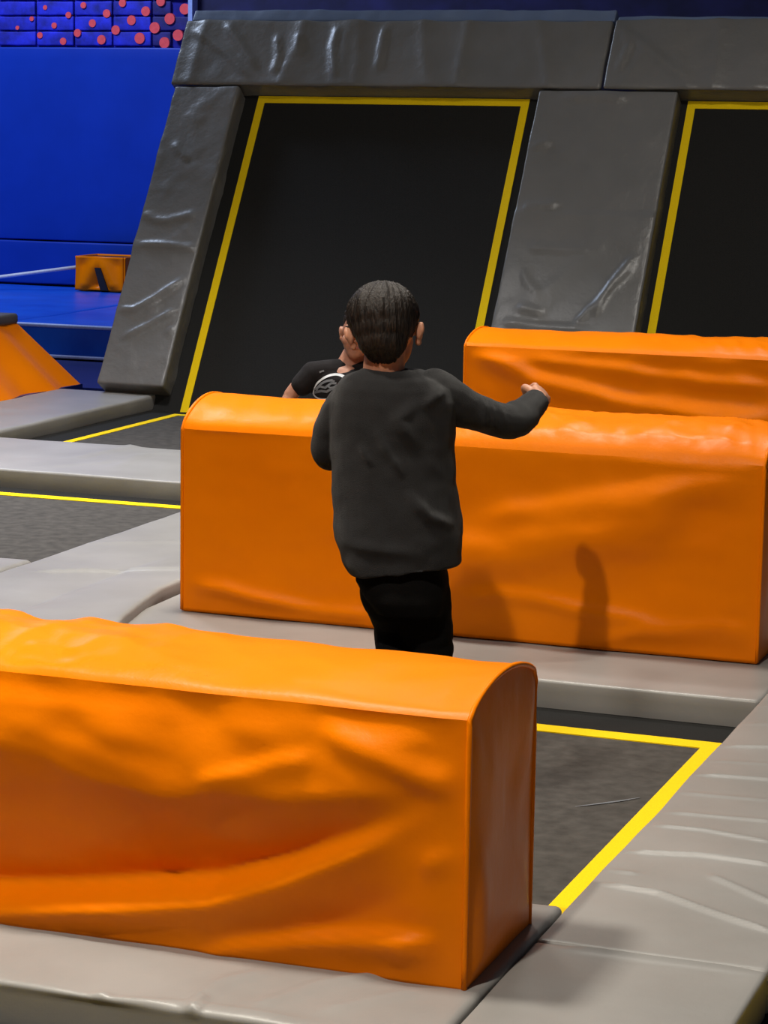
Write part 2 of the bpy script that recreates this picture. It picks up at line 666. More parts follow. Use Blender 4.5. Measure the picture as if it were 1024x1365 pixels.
pad('floor_pad', (-4.05, 6.39, -PADT), (-3.40, 9.295, 0), M['grey'], 'pale grey strip pad with a rounded curving lip beside the middle barrier end', group=GP,
    res=.018, r=.014, wob=.006, disp=disp_from(px_creases([([(45, 762), (120, 761), (180, 763), (250, 769)], .010, .012), ([(120, 724), (245, 722)], .004, .03)])), zt=strip_shape)
pad('floor_pad', (-5.9, 6.39, -PADT), (-4.06, 7.41, 0), M['grey'], 'pale grey cross pad at the near side of the left jump bed', group=GP, res=.025, r=.022, wob=.008,
    disp=disp_from(px_creases([([(0, 800), (45, 782), (110, 776)], .006, .02)])))
cr2 = px_creases([([(90, 612), (150, 600), (200, 590)], .008, .03), ([(150, 625), (190, 605), (240, 603)], .006, .03), ([(60, 622), (120, 618), (170, 612)], .005, .03)])
pad('floor_pad', (-8.4, 9.315, -PADT), (-3.36, 10.25, 0), M['grey'], 'long pale grey cross pad with an olive shaded front face', group=GP, res=.03, r=.012, wob=.006,
    disp=disp_from(cr2))
pad('floor_pad', (-3.35, 9.315, -PADT), (-1.0, 10.25, 0), M['grey'], 'grey cross pad under the rearmost orange barrier', group=GP, res=.04, r=.02, wob=.006)
pad('floor_pad', (-6.55, 10.26, -PADT), (-5.925, 12.28, 0), M['grey'], 'grey strip pad between the tapered orange block and the wall trampoline foot', group=GP, res=.03, r=.02, wob=.008)
pad('floor_pad', (-4.05, 10.26, -PADT), (-3.35, 12.2, 0), M['grey'], 'grey strip pad at the foot of the middle wall pad', group=GP, res=.05, r=.02, wob=.006)
pad('floor_pad', (-6.55, 6.39, -PADT), (-5.91, 9.30, 0), M['grey'], 'grey strip pad along the outer side of the left jump bed', group=GP, res=.05, r=.02, wob=.006)

for lo_, hi2, lb in (((-1.251, 6.96), (-.80, 9.30), 'grey strip pad beyond the middle orange barrier end, outer side'),
                     ((-1.0 + .01, 9.315), (1.3, 10.25), 'grey cross pad past the rearmost orange barrier end'),
                     ((-1.251, 10.26), (-.80, 12.2), 'grey strip pad running up to the farther wall trampoline'),
                     ((-.79, 6.39), (1.3, 7.41), 'grey cross pad past the middle orange barrier end')):
    pad('floor_pad', (*lo_, -PADT), (*hi2, 0), M['grey'], lb, group=GP, res=.05, r=.012, wob=.006)

# ------------------------------------------------------------------ sloped wall trampolines
WY0, WZ0 = 12.2, -.1
WROT = (math.pi / 2 - LEAN, 0, 0)
n_w = np.array([0, -math.cos(LEAN), math.sin(LEAN)])
s_w = np.array([0, math.sin(LEAN), math.cos(LEAN)])


def onw(x, y, off):
    """local (x, s) on the sloped plane, off metres in front of the bed"""
    P0 = np.array([0, WY0, WZ0]) + off * n_w
    d = ray(x, y)
    t = ((P0 - CAM) @ n_w) / (d @ n_w)
    P = CAM + t * d
    return np.array([P[0], (P - np.array([0, WY0, WZ0])) @ s_w])


def wall_root(name, x):
    return empty(name, (x, WY0, WZ0), WROT)


def wall_tramp(xc, x0, x1, label):
    root = wall_root('wall_trampoline', xc)
    tag(root, label, 'trampoline', 'sloped wall trampolines')
    s0 = -.02
    a = box_data((x0 - xc - .18, s0, -.01), (x1 - xc + .18, 2.35, 0))
    mesh_obj('jump_bed', a[0], a[2], M['wallbed'], root, False)
    ring('webbing_border', x0 - xc, x1 - xc, 0.0, 2.095, .046, 0, .004, M['tape'], root)
    a = box_data((x0 - xc - .3, .12, -.09), (x1 - xc + .3, 2.5, -.03))
    mesh_obj('back_panel', a[0], a[2], M['deck'], root, False)
    return root


wall_tramp(-4.91, -5.75, -4.07, 'sloped black wall trampoline with yellow border behind the children')
wall_tramp(-2.3, -3.15, -1.47, 'sloped black wall trampoline with yellow border behind the rearmost orange barrier')


def wall_pad(x0, x1, s0, s1, o0, o1, label, creases=(), mat='grey_wall', wob=.010, fs=4.0, res=.02, seed=0, extra=None):
    xc = (x0 + x1) / 2
    root = wall_root('wall_pad', xc)
    root.name = 'wall_pad'
    V, nrm, faces = box_data((x0 - xc, s0, o0), (x1 - xc, s1, o1), res, .012)
    d = wob * fbm(V * fs + 5.3 * seed + 2.2, 3)
    top = np.clip(nrm[:, 2], 0, 1)
    P = V[:, :2] + np.array([xc, 0])
    for pts, a, wd in creases:
        d = np.maximum(d, d * .5 + crease(P, [onw(*q, o1) for q in pts], a * 1.05, wd, .1) * top)
    if extra is not None:
        d = d + extra(P) * top
    V = V + nrm * d[:, None]
    bpy.data.objects.remove(root, do_unlink=True)
    o = mesh_obj('wall_pad', V, faces, M[mat], None)
    o.location = (xc, WY0, WZ0)
    o.rotation_euler = WROT
    tag(o, label, 'pad', 'grey wall trampoline pads')
    return o


wall_pad(-6.25, -5.835, .115, 2.085, -.03, .12, 'tall dark grey side pad of the wall trampoline beside the blue wall', [
    ([(182, 326), (225, 327), (262, 332)], .020, .016), ([(158, 412), (178, 413), (205, 398), (250, 368)], .020, .016),
    ([(160, 452), (200, 432), (236, 412)], .016, .016), ([(197, 292), (222, 294), (262, 284)], .012, .018),
    ([(232, 190), (240, 202), (252, 214)], .014, .018), ([(190, 285), (205, 290)], .012, .02), ([(222, 445), (232, 435)], .01, .016)], wob=.016, fs=5)


def streaks(P):
    return .016 * ridged(np.stack([P[:, 0] * 3.6 + .35 * P[:, 1], P[:, 1] * .8, 0 * P[:, 0] + .5], 1)) ** 3


wall_pad(-6.285, -3.635, 2.10, 2.545, -.03, .12, 'long dark grey top pad over the wall trampoline, wrinkled at its outer corner', [
    ([(302, 32), (318, 55), (345, 95)], .018, .024), ([(452, 34), (444, 65), (447, 108)], .018, .024), ([(514, 34), (503, 95)], .015, .02),
    ([(370, 45), (372, 75), (365, 100)], .016, .02), ([(400, 45), (398, 75)], .012, .016), ([(255, 38), (300, 70), (335, 105)], .014, .02)],
    extra=streaks, seed=3)
wall_pad(-3.615, -1.0, 2.10, 2.555, -.03, .12, 'dark grey top pad reaching past the middle wall pad, next to the seam', [
    ([(826, 34), (840, 60), (822, 100)], .012, .02), ([(826, 36), (870, 70), (910, 105)], .012, .025)], extra=streaks, seed=5)
wall_pad(-3.985, -3.185, .05, 2.085, -.03, .12, 'wide dark grey pad between the two sloped wall trampolines', [
    ([(745, 130), (800, 128), (840, 130)], .012, .03), ([(710, 195), (735, 190)], .014, .018), ([(695, 278), (745, 272)], .014, .02),
    ([(790, 425), (815, 380), (850, 340)], .020, .02), ([(765, 435), (790, 410), (850, 350)], .016, .018), ([(670, 430), (720, 436), (790, 440)], .014, .02),
    ([(690, 410), (725, 418)], .016, .02), ([(700, 330), (790, 335)], .01, .03), ([(695, 360), (705, 380), (720, 395)], .012, .02)],
    extra=lambda P: .010 * ridged(np.stack([P[:, 0] * 2.2 - P[:, 1] * 1.6, P[:, 1] * 1.2, 0 * P[:, 0] + .5], 1)) * (P[:, 1] < 1.3), seed=8)
wall_pad(-6.27, -3.63, 2.56, 2.645, -.08, .09, 'slim blue-grey cap strip along the top edge of the wall pads', mat='bluegrey', seed=11)
wall_pad(-3.62, -1.0, 2.565, 2.60, -.08, .09, 'thin blue-grey cap strip past the top pad seam', mat='bluegrey', seed=12)


# ------------------------------------------------------------------ orange barriers
def ledge(X, Z, pts, amp, w1, w2):
    """soft fold: juts out just under the line z(x), steep above it, fading out below"""
    pts = sorted(pts)
    xs_, zs_ = [p[0] for p in pts], [p[1] for p in pts]
    zl = np.interp(X, xs_, zs_)
    span = xs_[-1] - xs_[0]
    e = np.clip(np.minimum(X - xs_[0], xs_[-1] - X) / (.18 * span + 1e-6), 0, 1)
    e = e * e * (3 - 2 * e)
    t = Z - zl
    return amp * e * np.where(t > 0, np.exp(-(t / w1) ** 2), np.exp(-(t / w2) ** 2))


def barrier(x0, x1, y0, y1, h, c, label, front=None, topf=None, seed=0, res=.012):
    xc, yc = (x0 + x1) / 2, (y0 + y1) / 2
    root = empty('barrier_block', (xc, yc, 0))
    tag(root, label, 'barrier', 'orange vinyl barrier blocks')
    dp = y1 - y0
    # profile: back bottom -> back top -> arch -> front top -> front bottom
    prof = []
    nz = int(h / res)
    for z in np.linspace(0, h - .012, nz // 3):
        prof.append((y1, z, 0, 1, 0))
    for t in np.linspace(1, 0, 60):
        u = 2 * t - 1
        z = h + c * math.sin(math.pi * t) ** .62
        prof.append((y0 + t * dp, z, 0, 0, 1))
    for z in np.linspace(h - .012, 0.0, nz):
        prof.append((y0, z, 1, 0, 0))
    prof = np.array(prof)
    nx = int((x1 - x0) / res)
    X = np.linspace(x0, x1, nx + 1)
    npf = len(prof)
    P = np.zeros((nx + 1, npf, 3))
    P[:, :, 0] = X[:, None]
    P[:, :, 1] = prof[None, :, 0]
    P[:, :, 2] = prof[None, :, 1]
    isf = np.broadcast_to(prof[None, :, 2], (nx + 1, npf)).ravel()
    isb = np.broadcast_to(prof[None, :, 3], (nx + 1, npf)).ravel()
    ist = np.broadcast_to(prof[None, :, 4], (nx + 1, npf)).ravel()
    V = P.reshape(-1, 3).copy()
    edge = np.clip(np.minimum(V[:, 0] - x0, x1 - V[:, 0]) / .07, 0, 1)
    edge = edge * edge * (3 - 2 * edge)
    base = np.clip(V[:, 2] / .06, 0, 1)
    d = .010 * fbm(V * np.array([2.2, 3, 4.2]) + seed * 9.1, 3)
    fade_e = .12 + .88 * edge
    if front is not None:
        df_ = front(V[:, 0], V[:, 2])
    else:
        df_ = 0
    tz = np.clip((h - V[:, 2]) / .05, 0, 1)
    V[:, 1] -= isf * (df_ * tz + d * 1.3) * fade_e * (.25 + .75 * base)
    V[:, 1] += isb * d * fade_e
    dt = topf(V[:, 0], V[:, 1]) if topf is not None else 0
    tt = np.clip(np.minimum(V[:, 1] - y0, y1 - V[:, 1]) / .05, 0, 1)
    V[:, 2] += ist * ((dt + d) * tt + .35 * d) * fade_e
    faces = [[i * npf + j, i * npf + j + 1, (i + 1) * npf + j + 1, (i + 1) * npf + j] for i in range(nx) for j in range(npf - 1)]
    faces += [[i * npf, (i + 1) * npf, (i + 1) * npf + npf - 1, i * npf + npf - 1] for i in range(nx)]
    cv = child(mesh_obj('cover', V, faces, M['orange']), root)
    jt = max(j for j in range(npf) if prof[j][4] > 0)
    for e in cv.data.edges:           # the sewn front top edge is a crisp corner
        a_, b_ = e.vertices
        if a_ % npf == jt and b_ % npf == jt:
            e.use_edge_sharp = True
    # end panels follow the arch outline, with a seam cord
    for s, xe in ((-1, x0), (1, x1)):
        ring_ = [(p[0], p[1]) for p in prof]
        K = 10
        EV, EF = [], []
        cy_, cz_ = yc, h * .5
        for k in range(K + 1):
            q = k / K
            for y, z in ring_:
                yy, zz = cy_ + (y - cy_) * (1 - q), cz_ + (z - cz_) * (1 - q)
                EV.append((xe, yy, zz))
        EV = np.array(EV)
        nb = .012 * fbm(EV * np.array([1, 5, 3.0]) + seed * 3 + s, 3) + .010 * np.sin(EV[:, 2] * 7 + EV[:, 1] * 5)
        qq = np.repeat(np.arange(K + 1) / K, npf)
        EV[:, 0] += s * (nb + .012) * np.clip(qq * 4, 0, 1)
        for k in range(K):
            for j in range(npf):
                j2 = (j + 1) % npf
                EF.append([k * npf + j, k * npf + j2, (k + 1) * npf + j2, (k + 1) * npf + j])
        child(mesh_obj('end_panel', EV, EF, M['orange']), root)
        cord = [(xe, y0, z) for z in np.linspace(.004, h - .012, 12)] + [(xe, y, z) for y, z in ring_ if z >= h - .001][::-1][::3] + [(xe, y1, z) for z in np.linspace(h - .012, .004, 6)]
        child(tube('seam_cord', cord, .0055, M['orange'], None, 6), root)
    return root


YF = 3.935


def pz(pts, Y):
    return [tuple(ony(*p, Y)[[0, 2]]) for p in pts]


f_l1 = pz([(-300, 1195), (0, 1192), (130, 1187), (280, 1178), (380, 1150), (480, 1112), (560, 1078), (640, 1045)], YF)
f_up = pz([(-300, 945), (0, 985), (60, 1000), (150, 1038), (230, 1055), (400, 1060), (530, 1056), (640, 1030)], YF)
f_l2 = pz([(230, 1295), (300, 1268), (400, 1256), (520, 1252), (600, 1256)], YF)
f_l4 = pz([(260, 1038), (320, 1026), (380, 1010), (430, 1008)], YF)
f_l5 = pz([(420, 960), (470, 985), (560, 1035), (630, 1060)], YF)
f_l6 = pz([(560, 1150), (590, 1142), (625, 1140)], YF)


def front_f(X, Z):
    zl = np.interp(X, *zip(*f_l1))
    zu = np.maximum(np.interp(X, *zip(*f_up)), zl + .03)
    wob_ = fbm(np.stack([X * 7, Z * 7, 0 * X + 2], 1), 2)
    zu = zu + .012 * wob_
    k = np.clip((-1.34 - X) / .17, 0, 1)
    k = k * k * (3 - 2 * k)
    # the loose cover bulges under its top edge, caves in below, sloped to put a dark shade band into the shape, then juts out in a soft fold
    xp = [0, .06]
    t1 = np.clip((.50 - Z) / np.maximum(.50 - zu, .02), 0, 1)
    upper = .030 * np.sin(t1 * math.pi / 2)
    t2 = np.clip((zu - Z) / (zu - zl), 0, 1)
    cave = upper - .52 * t2 * np.clip(zu - zl, 0, .2)
    t3 = np.clip((zl + .012 - Z) / .05, 0, 1)
    t3 = t3 * t3 * (3 - 2 * t3)
    t4 = np.clip((zl - .03 - Z) / .12, 0, 1)
    low = .028 - .045 * t4
    d = (cave * (1 - t3) + low * t3) * k
    d = d + ledge(X, Z, f_l2, .030, .014, .06)
    d = d + ledge(X, Z, f_l4, .009, .012, .03)
    d = d + ledge(X, Z, f_l5, .014, .03, .03) + ledge(X, Z, f_l6, .010, .012, .03)
    d = d + .016 * fbm(np.stack([X * 5 + Z * 3, Z * 9, 0 * X], 1), 2) * np.clip((Z - .30) / .1, 0, 1)
    return d


def top_f(X, Y):
    P = np.stack([X * 6 + Y * 2, Y * 7, 0 * X + 3.3], 1)
    d = .006 * ridged(P) + .006 * fbm(P * .8 + 5, 2)
    lft = np.clip((-1.75 - X) / .4, 0, 1)
    return d * (.5 + lft) + lft * (.012 * fbm(P * 1.2, 2) + .003 * ridged(P * 1.9) ** 2)


barrier(-3.12, -1.287, YF, 4.335, .505, .050, 'orange barrier block with crumpled front, on the pad with crinkled front edge', front_f, top_f, 1, .010)

YM = 6.82
m_l1 = pz([(240, 775), (300, 783), (360, 800), (430, 815), (520, 822)], YM)
m_l2 = pz([(600, 800), (660, 790), (720, 798), (790, 815), (900, 832)], YM)
m_l3 = pz([(560, 745), (680, 735), (800, 715), (940, 680)], YM)
m_l4 = pz([(760, 870), (860, 840), (960, 835), (1030, 850)], YM)
m_l5 = pz([(620, 690), (760, 672), (900, 655), (1010, 650)], YM)


def front_m(X, Z):
    d = ledge(X, Z, m_l1, .020, .02, .03) + ledge(X, Z, m_l2, .012, .02, .03) + ledge(X, Z, m_l3, .034, .09, .08)
    d = d + ledge(X, Z, m_l4, .014, .025, .04) + ledge(X, Z, m_l5, .016, .04, .05)
    d = d + .008 * fbm(np.stack([X * 3, Z * 8, 0 * X], 1), 2)
    return d


def top_m(X, Y):
    P = np.stack([X * 8 + Y * 3, Y * 6, 0 * X + 1.3], 1)
    return (.012 * ridged(P * .8) + .004 * ridged(P * 1.7) ** 2) * np.clip((X + 2.5) / .4, 0, 1) + .006 * fbm(P, 2)


barrier(-3.205, -1.352, YM, 7.25, .585, .09, 'orange barrier block standing right behind the boy in the dark sweater', front_m, top_m, 2)

YB = 9.5
b_l1 = pz([(600, 470), (640, 470), (720, 510), (820, 535), (960, 560), (1060, 570)], YB)
b_l2 = pz([(660, 455), (740, 480), (860, 500), (1060, 520)], YB)


def front_b(X, Z):
    return ledge(X, Z, b_l1, .028, .05, .05) + ledge(X, Z, b_l2, .014, .03, .04) + .01 * fbm(np.stack([X * 3 + Z * 3, Z * 6, 0 * X + 4], 1), 2)


barrier(-3.165, -1.30, YB, 9.93, .632, .06, 'rearmost orange barrier block, close to the wide wall pad', front_b, top_m, 3)

# ------------------------------------------------------------------ tapered orange block with charcoal top
z1 = .345
bx, by0, by1 = -6.575, 10.55, 12.58
tp = onz(48, 427, z1)
tx, ty1 = tp[0], min(tp[1], by1 - .1)
root = empty('tapered_block', (-7.4, 11.6, -.005))
tag(root, 'tapered orange vinyl block with charcoal padded top beside the grey strip pad', 'block')
lowx, topx = -8.2, -7.9
G = 40
V, Fc = [], []
low = [(bx, by0), (bx, by1), (lowx, by1), (lowx, by0)]
hi_ = [(tx, by0 + .3), (tx, ty1), (topx, ty1), (topx, by0 + .3)]
zb = -.005
for s in range(4):
    a, b = np.array(low[s]), np.array(low[(s + 1) % 4])
    c_, d_ = np.array(hi_[s]), np.array(hi_[(s + 1) % 4])
    k0 = len(V)
    nn = np.array([(b - a)[1], -(b - a)[0]])
    nn = nn / np.linalg.norm(nn)
    for i in range(G + 1):
        for j in range(13):
            u, t = i / G, j / 12
            p = (a + (b - a) * u) * (1 - t) + (c_ + (d_ - c_) * u) * t
            L = u * np.linalg.norm(b - a)
            rip = .030 * math.sin(L * 13 + 1.3 * math.sin(L * 3)) * (1 - .5 * t) * min(1, 8 * u, 8 * (1 - u))
            p = p + nn * rip
            V.append((p[0], p[1], zb + t * (z1 - zb)))
    for i in range(G):
        for j in range(12):
            q = k0 + i * 13 + j
            Fc.append([q, q + 13, q + 14, q + 1])
child(mesh_obj('skirt', V, Fc, M['orange']), root)
child(pad('top_pad', (topx - .02, by0 + .28, z1 - .005), (tx + .01, ty1 + .01, z1 + .06), M['cap'], res=.05, r=.022, wob=.004), root)

# ------------------------------------------------------------------ small open orange box and its white strap on the blue platform
bY = 16.82
bl, br = ony(101, 388, bY), ony(165, 389, bY)
X0, X1 = bl[0], br[0]
ZB, ZT = .212, ony(130, 342, bY)[2]
DB = .36
root = empty('open_box', ((X0 + X1) / 2, bY + DB / 2, ZB))
tag(root, 'small open orange fabric box on the blue platform by the blue wall', 'box')


def wallgrid(name, A, B, mat, fold, nrm):
    V, Fc = [], []
    A, B = np.array(A), np.array(B)
    n = 18
    for i in range(n + 1):
        for j in range(n + 1):
            u, t = i / n, j / n
            p = A + (B - A) * u
            p = np.array([p[0], p[1], ZB + (ZT - ZB) * t])
            e = min(1, 6 * u, 6 * (1 - u)) * min(1, 6 * t, 3 * (1 - t) + .2)
            p = p + np.array(nrm) * fold * e * (-abs(abs(u - .5) * 2 - (1 - t) * .7) * 2 + .5)
            V.append(p)
    for i in range(n):
        for j in range(n):
            q = i * (n + 1) + j
            Fc.append([q, q + n + 1, q + n + 2, q + 1])
    o = mesh_obj(name, V, Fc, mat)
    sm = o.modifiers.new('thick', 'SOLIDIFY')
    sm.thickness = .012
    return child(o, root)


wallgrid('side', (X0, bY, 0), (X1, bY, 0), M['orange'], .06, (0, -1, 0))
wallgrid('side', (X1, bY, 0), (X1, bY + DB, 0), M['orange'], .01, (1, 0, 0))
wallgrid('side', (X1, bY + DB, 0), (X0, bY + DB, 0), M['orange'], .01, (0, 1, 0))
wallgrid('side', (X0, bY + DB, 0), (X0, bY, 0), M['orange'], .01, (-1, 0, 0))
child(solid_box('lining', (X0 + .02, bY + .02, ZB), (X1 - .02, bY + DB - .02, ZT - .012), M['black']), root)
xm = (X0 + X1) / 2
fv = [(xm - .022, bY - .045, ZT - .085), (xm + .028, bY - .045, ZT - .085), (xm + .085, bY - .03, ZB + .004), (xm + .02, bY - .03, ZB + .004)]
fv = [np.array(v) for v in fv]
child(mesh_obj('black_flap', fv + [v + np.array([0, .03, 0]) for v in fv], [[0, 1, 2, 3], [4, 5, 6, 7], [0, 1, 5, 4], [1, 2, 6, 5], [2, 3, 7, 6], [3, 0, 4, 7]], M['black'], None, False), root)
rp0 = ony(102.5, 356.0, bY + .05)
rp1 = rp0 + (ony(-60, 377, bY - .3) - rp0)
rope = tube('strap', [rp0, (rp0 + rp1) / 2, rp1], .014, M['white'])
tag(rope, 'thin white strap stretched from the small orange box across the blue wall', 'strap')


# ------------------------------------------------------------------ people
def ell_data(c, rad, R=None, nu=20, nv=14):
    V, Fc = [], []
    R = np.eye(3) if R is None else R
    for i in range(nv + 1):
        th = math.pi * i / nv
        for k in range(nu):
            ph = 2 * math.pi * k / nu
            p = np.array([rad[0] * math.sin(th) * math.cos(ph), rad[1] * math.sin(th) * math.sin(ph), rad[2] * math.cos(th)])
            V.append(np.asarray(c) + R @ p)
    for i in range(nv):
        for k in range(nu):
            k2 = (k + 1) % nu
            Fc.append([i * nu + k, (i + 1) * nu + k, (i + 1) * nu + k2, i * nu + k2])
    return V, Fc


class Blob:
    """collects overlapping closed shapes and fuses them into one continuous surface"""

    def __init__(self):
        self.V, self.F = [], []

    def add(self, V, Fc):
        k = len(self.V)
        self.V += [np.asarray(v, float) for v in V]
        self.F += [[i + k for i in q] for q in Fc]

    def ell(self, c, rad, R=None):
        rad = (rad,) * 3 if not hasattr(rad, '__len__') else rad
        self.add(*ell_data(c, rad, R))

    def limb(self, pts, rad, sub=6):
        """tapered rounded tube through joints"""
        pts = [np.asarray(p, float) for p in pts]
        P, Rr = [], []
        n = len(pts)
        for i in range(n - 1):
            p0, p1, p2, p3 = pts[max(i - 1, 0)], pts[i], pts[i + 1], pts[min(i + 2, n - 1)]
            for s in range(sub):
                t = s / sub
                q = .5 * ((2 * p1) + (-p0 + p2) * t + (2 * p0 - 5 * p1 + 4 * p2 - p3) * t * t + (-p0 + 3 * p1 - 3 * p2 + p3) * t ** 3)
                P.append(q)
                Rr.append(rad[i] * (1 - t) + rad[i + 1] * t)
        P.append(pts[-1])
        Rr.append(rad[-1])
        self.add(*tube_data(P, Rr, 14))
        for p, r in zip(pts, rad):
            self.ell(p, r * .995)

    def loft(self, rings):
        """rings: list of (center, right vec * rx, depth vec * ry), superellipse sections"""
        seg = 36
        k = len(self.V)
        V, Fc = [], []
        for c, a, b in rings:
            for i in range(seg):
                an = 2 * math.pi * i / seg
                ca, sa = math.cos(an), math.sin(an)
                e = .82
                V.append(np.asarray(c) + np.asarray(a) * math.copysign(abs(ca) ** e, ca) + np.asarray(b) * math.copysign(abs(sa) ** e, sa))
        for j in range(len(rings) - 1):
            for i in range(seg):
                i2 = (i + 1) % seg
                Fc.append([j * seg + i, j * seg + i2, (j + 1) * seg + i2, (j + 1) * seg + i])
        Fc.append(list(range(seg))[::-1])
        Fc.append([(len(rings) - 1) * seg + i for i in range(seg)])
        self.add(V, Fc)

    def build(self, name, mat, parent, voxel=.006, smooth=5, disp=None, cut=None):
        me = bpy.data.meshes.new(name + '_raw')
        me.from_pydata([tuple(v) for v in self.V], [], self.F)
        bm = bmesh.new()
        bm.from_mesh(me)
        bmesh.ops.remove_doubles(bm, verts=bm.verts, dist=1e-6)
        bmesh.ops.recalc_face_normals(bm, faces=bm.faces)
        bm.to_mesh(me)
        bm.free()
        t = bpy.data.objects.new('tmp', me)
        COL.objects.link(t)
        r = t.modifiers.new('r', 'REMESH')
        r.mode = 'VOXEL'
        r.voxel_size = voxel
        s = t.modifiers.new('s', 'SMOOTH')
        s.factor = .5
        s.iterations = smooth
        bpy.context.view_layer.update()
        dg = bpy.context.evaluated_depsgraph_get()
        out = bpy.data.meshes.new_from_object(t.evaluated_get(dg))
        bpy.data.objects.remove(t, do_unlink=True)
        bpy.data.meshes.remove(me)
        if cut is not None:
            bm = bmesh.new()
            bm.from_mesh(out)
            r_ = bmesh.ops.bisect_plane(bm, geom=bm.verts[:] + bm.edges[:] + bm.faces[:], plane_co=Vector(cut[0]), plane_no=Vector(cut[1]), clear_outer=True)
            bmesh.ops.holes_fill(bm, edges=[e for e in bm.edges if e.is_boundary])
            bm.to_mesh(out)
            bm.free()
        n = len(out.vertices)
        co = np.zeros(n * 3)
        out.vertices.foreach_get('co', co)
        co = co.reshape(-1, 3)
        if disp is not None:
            nr = np.zeros(n * 3)
            out.vertices.foreach_get('normal', nr)
            co = co + nr.reshape(-1, 3) * disp(co)[:, None]
        if parent is not None:
            co = co - np.array(parent.location)
        out.vertices.foreach_set('co', co.ravel())
        out.materials.clear()
        out.materials.append(mat)
        out.polygons.foreach_set('use_smooth', [True] * len(out.polygons))
        out.update()
        out.name = name
        o = bpy.data.objects.new(name, out)
        return link(o, parent)


def frame(fwd, up=(0, 0, 1)):
    """columns: right, forward, up"""
    f = np.asarray(fwd, float)
    f = f / np.linalg.norm(f)
    u = np.asarray(up, float)
    r = np.cross(f, u)
    r /= np.linalg.norm(r)
    u = np.cross(r, f)
    return np.stack([r, f, u], 1)


def head(body, c, R, s, mats, parent, neck_to, neck_r=.045):
    """skull, jaw, nose, ears, lips fused into the body blob; c = skull centre, R = right/fwd/up columns"""
    def L(x, y, z):
        return c + R @ (np.array([x, y, z]) * s)
    body.ell(L(0, -.008, .012), (.071 * s, .088 * s, .082 * s), R)
    body.ell(L(0, .030, -.030), (.060 * s, .060 * s, .070 * s), R)
    body.ell(L(0, .050, -.072), (.036 * s, .036 * s, .030 * s), R)          # chin
    body.ell(L(0, .082, .026), (.050 * s, .012 * s, .014 * s), R)           # brow
    for sx in (-1, 1):
        body.ell(L(sx * .036, .068, -.030), (.022 * s, .020 * s, .022 * s), R)  # cheek
    body.limb([L(0, .090, .012), L(0, .104, -.022)], [.007 * s, .012 * s])  # nose
    body.ell(L(.009, .096, -.026), .008 * s)
    body.ell(L(-.009, .096, -.026), .008 * s)
    for sx in (-1, 1):                                                       # ears
        Re = R @ frame((sx * .5, .85, 0)) if False else R
        body.ell(L(sx * .079, -.010, -.014), (.009 * s, .015 * s, .022 * s), Re)
        body.ell(L(sx * .086, -.020, -.008), (.007 * s, .009 * s, .016 * s), Re)
        body.ell(L(sx * .075, -.002, -.038), (.008 * s, .009 * s, .010 * s), Re)
    body.limb([L(0, -.022, -.045), neck_to], [neck_r * s, neck_r * 1.08 * s])
    out = []
    for sx in (-1, 1):
        V, Fc = ell_data(L(sx * .031, .0745, .004), (.0115 * s, .008 * s, .008 * s), R)
        e = mesh_obj('eye', np.array(V) - np.array(parent.location), Fc, mats[0], parent)
        V, Fc = ell_data(L(sx * .031, .0805, .004), (.0068 * s, .003 * s, .0070 * s), R)
        i = mesh_obj('iris', np.array(V) - np.array(parent.location), Fc, mats[1], e)
        out.append(e)
    V, Fc = ell_data(L(0, .087, -.052), (.019 * s, .007 * s, .006 * s), R)
    mesh_obj('mouth', np.array(V) - np.array(parent.location), Fc, mats[2], parent)
    for sx in (-1, 1):
        V, Fc = ell_data(L(sx * .032, .090, .026), (.012 * s, .005 * s, .0035 * s), R)
        mesh_obj('eyebrow', np.array(V) - np.array(parent.location), Fc, M['hair'], parent)
    return L


def hand(body, wrist, axis, back, s=1.0, curl=1.0, thumb=1):
    """palm and five curled fingers. axis: wrist->knuckles, back: direction of the hand's back"""
    R = frame(axis, back)      # right, forward(axis), up(back)

    def L(x, y, z):
        return np.asarray(wrist) + R @ (np.array([x, y, z]) * s)
    body.ell(L(0, .036, 0), (.030 * s, .038 * s, .014 * s), R)
    body.ell(L(0, .012, 0), (.022 * s, .024 * s, .014 * s), R)
    for k, (x, ln) in enumerate(((-.023, .80), (-.008, .95), (.008, 1.0), (.022, .9))):
        p = np.array([x * thumb * -1, .062, .002])
        a = 0.0
        pts = [L(*p)]
        for seg, bend in zip((.026, .020, .015), (.75, 1.1, .8)):
            a += bend * curl
            p = p + np.array([0, math.cos(a), -math.sin(a)]) * seg * ln
            pts.append(L(*p))
        body.limb(pts, [.0078 * s, .0074 * s, .0068 * s, .006 * s], 3)
    p = np.array([.026 * thumb, .012, -.006])
    pts = [L(*p), L(.040 * thumb, .032, -.014), L(.034 * thumb, .052, -.024), L(.018 * thumb, .060, -.030)]
    body.limb(pts, [.010 * s, .009 * s, .008 * s, .0068 * s], 3)


def foot(body, ankle, fwd, s=1.0, pitch=0.0, grow=0.0):
    R = frame(fwd)
    cp, sp = math.cos(pitch), math.sin(pitch)
    Rx = np.array([[1, 0, 0], [0, cp, sp], [0, -sp, cp]])
    R = R @ Rx

    def L(x, y, z):
        return np.asarray(ankle) + R @ (np.array([x, y, z]) * s)
    g = grow
    body.ell(L(0, -.018, -.038), (.026 * s + g, .030 * s + g, .030 * s + g), R)
    body.limb([L(0, 0, 0), L(0, .05, -.035), L(0, .10, -.050)], [.028 * s + g, .026 * s + g, .020 * s + g])
    body.ell(L(0, .085, -.052), (.036 * s + g, .055 * s + g, .017 * s + g), R)
    body.ell(L(-.006, .120, -.054), (.028 * s + g, .028 * s + g, .014 * s + g), R)


